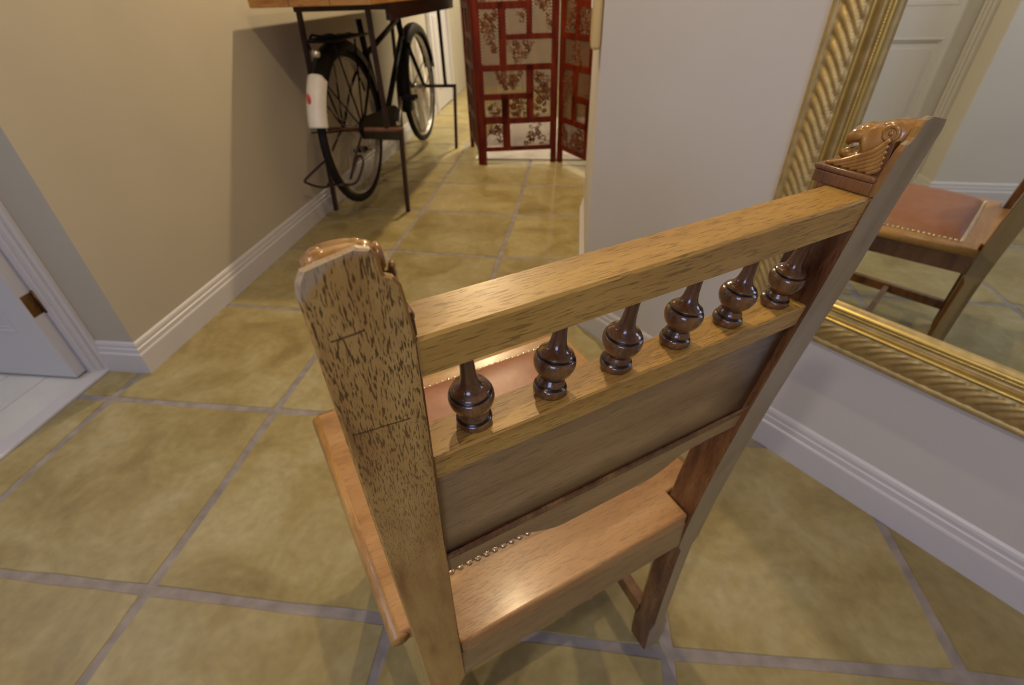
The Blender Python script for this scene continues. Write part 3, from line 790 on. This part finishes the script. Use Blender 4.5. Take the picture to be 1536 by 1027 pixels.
# white carrier bag hanging behind the front wheel
BG = thing('plastic_bag', 'crumpled white plastic bag with a small red print behind the front wheel', 'bag', (.078, 4.27, 0))
bm = bmesh.new(); rings = []
for k in range(22):
    t = k / 21; z = .004 + .80 * t
    w = .062 - .03 * abs(t - .35) ** 1.3 * 1.6; d = .055 * (1 - .55 * t) + .01
    rings.append([(w * math.cos(a) * (1 + .13 * math.sin(3 * a + 5 * t) + .09 * math.sin(7 * a - 11 * t)), d * math.sin(a) * (1 + .16 * math.sin(5 * a + 9 * t)), z + .008 * math.sin(4 * a) * (1 - t)) for a in [2 * PI * q / 28 for q in range(28)]])
loft(bm, rings); bag = link('bag_body', bm, 'bag', BG, True)
bm = bmesh.new(); blob(bm, (.040, -.038, .36), (.018, .006, .028), 12); link('red_print', bm, 'red', BG, True)

# ------------------------------------------------------------------ folding screen
FS = thing('folding_screen', 'red-brown carved folding screen with pierced lattice panels at corridor end', 'screen', (.815, 3.21, 0))
cells = [(.026, 1.00, .329, 1.12), (.360, .825, .493, 1.12), (.027, .652, .141, .958), (.190, .823, .323, .963), (.190, .648, .484, .792),
         (.021, .476, .320, .615), (.369, .319, .490, .612), (.030, .331, .146, .439), (.191, .320, .322, .447), (.025, .134, .152, .283), (.200, .126, .494, .279)]
cells += [(.026, 1.18, .150, 1.62), (.200, 1.18, .493, 1.32), (.200, 1.38, .330, 1.62), (.370, 1.38, .493, 1.62)]
def lattice(x0, z0, x1, z1, seed):
    r = random.Random(seed); bm = bmesh.new(); p = .0180; hw = .0027
    def bar(ax, az, bx, bz, y0, y1):
        d = Vector((bx - ax, bz - az)); 
        if d.length < .004: return
        d.normalize(); nx, nz = -d.y * hw, d.x * hw
        q = [(ax + nx, az + nz), (bx + nx, bz + nz), (bx - nx, bz - nz), (ax - nx, az - nz)]
        a = [bm.verts.new((x, y0, z)) for x, z in q]; b = [bm.verts.new((x, y1, z)) for x, z in q]
        bm.faces.new(a); bm.faces.new(b[::-1])
        for i in range(4): j = (i + 1) % 4; bm.faces.new((a[i], a[j], b[j], b[i]))
    W_, H_ = x1 - x0, z1 - z0
    k = -H_
    while k < W_:
        xa, xb = max(0, k), min(W_, k + H_)
        if xb > xa:
            bar(x0 + xa, z0 + xa - k, x0 + xb, z0 + xb - k, -.003, .0005)
            bar(x0 + xa, z1 - (xa - k), x0 + xb, z1 - (xb - k), -.0005, .003)
        k += p
    for q in range(int(W_ * H_ / .00055)):                  # carved leaf and flower rings laid over the mesh
        cx_, cz_ = r.uniform(x0 + .016, x1 - .016), r.uniform(z0 + .016, z1 - .016); rr = r.uniform(.009, .014)
        if math.sin(cx_ * 23 + seed) + math.cos(cz_ * 19 + seed * 2) < -.25: continue
        tube(bm, [(cx_ + rr * math.cos(a), -.005, cz_ + rr * math.sin(a)) for a in [2 * PI * i / 7 for i in range(7)]], .0034, 4, True)
    return bm
def screen_panel(ax, ay, dirx, diry, mirror=False, seed=0):
    rz = math.atan2(diry, dirx)
    bm = bmesh.new()
    box(bm, -.020, .022, -.014, .014, 0, 1.75, .003)
    box(bm, .497, .538, -.014, .014, 0, 1.75, .003)
    box(bm, .022, .497, -.010, .010, .095, .124, .002); box(bm, .022, .497, -.010, .010, 1.63, 1.68, .002)
    P = link('screen_panel', bm, 'screen', FS); P.location = (ax - .815, ay - 3.21, 0); P.rotation_euler = (0, 0, rz)
    bars = [(.022, .283, .160, .331), (.146, .124, .200, .47), (.160, .282, .497, .320), (.022, .439, .369, .476), (.320, .320, .369, .648), (.022, .615, .497, .652), (.141, .652, .190, 1.0),
            (.190, .792, .360, .823), (.360, .792, .497, .825), (.323, .823, .360, 1.14), (.022, .960, .330, 1.0), (.022, 1.12, .497, 1.18), (.150, 1.18, .200, 1.63), (.200, 1.32, .497, 1.38), (.330, 1.38, .370, 1.63), (.146, .320, .191, .45), (.490, .124, .498, 1.12), (.020, .124, .027, .66)]
    for x0, z0, x1, z1 in bars:
        if mirror: x0, x1 = .518 - x1, .518 - x0
        bm = bmesh.new(); box(bm, x0, x1, -.0085, .0085, z0, z1, .0015, 1); link('cross_bar', bm, 'screen', P)
    for q, (x0, z0, x1, z1) in enumerate(cells):
        if mirror: x0, x1 = .518 - x1, .518 - x0
        link('lattice', lattice(x0 - .004, z0 - .004, x1 + .004, z1 + .004, seed + q * 1.7), 'lattice', P, kind='stuff')
screen_panel(.815, 3.21, .984, .178, False, 1)
screen_panel(.785, 3.225, -.30, .954, True, 30)
screen_panel(1.372, 3.305, .55, -.835, True, 60)

RG = thing('rug', 'pale patterned rug on the tiles under the folding screen', 'rug', (1.28, 4.04, 0))
bm = bmesh.new(); box(bm, -.56, .62, -.70, .70, .0003, .009, .003, 2); link('pile', bm, 'rug', RG)
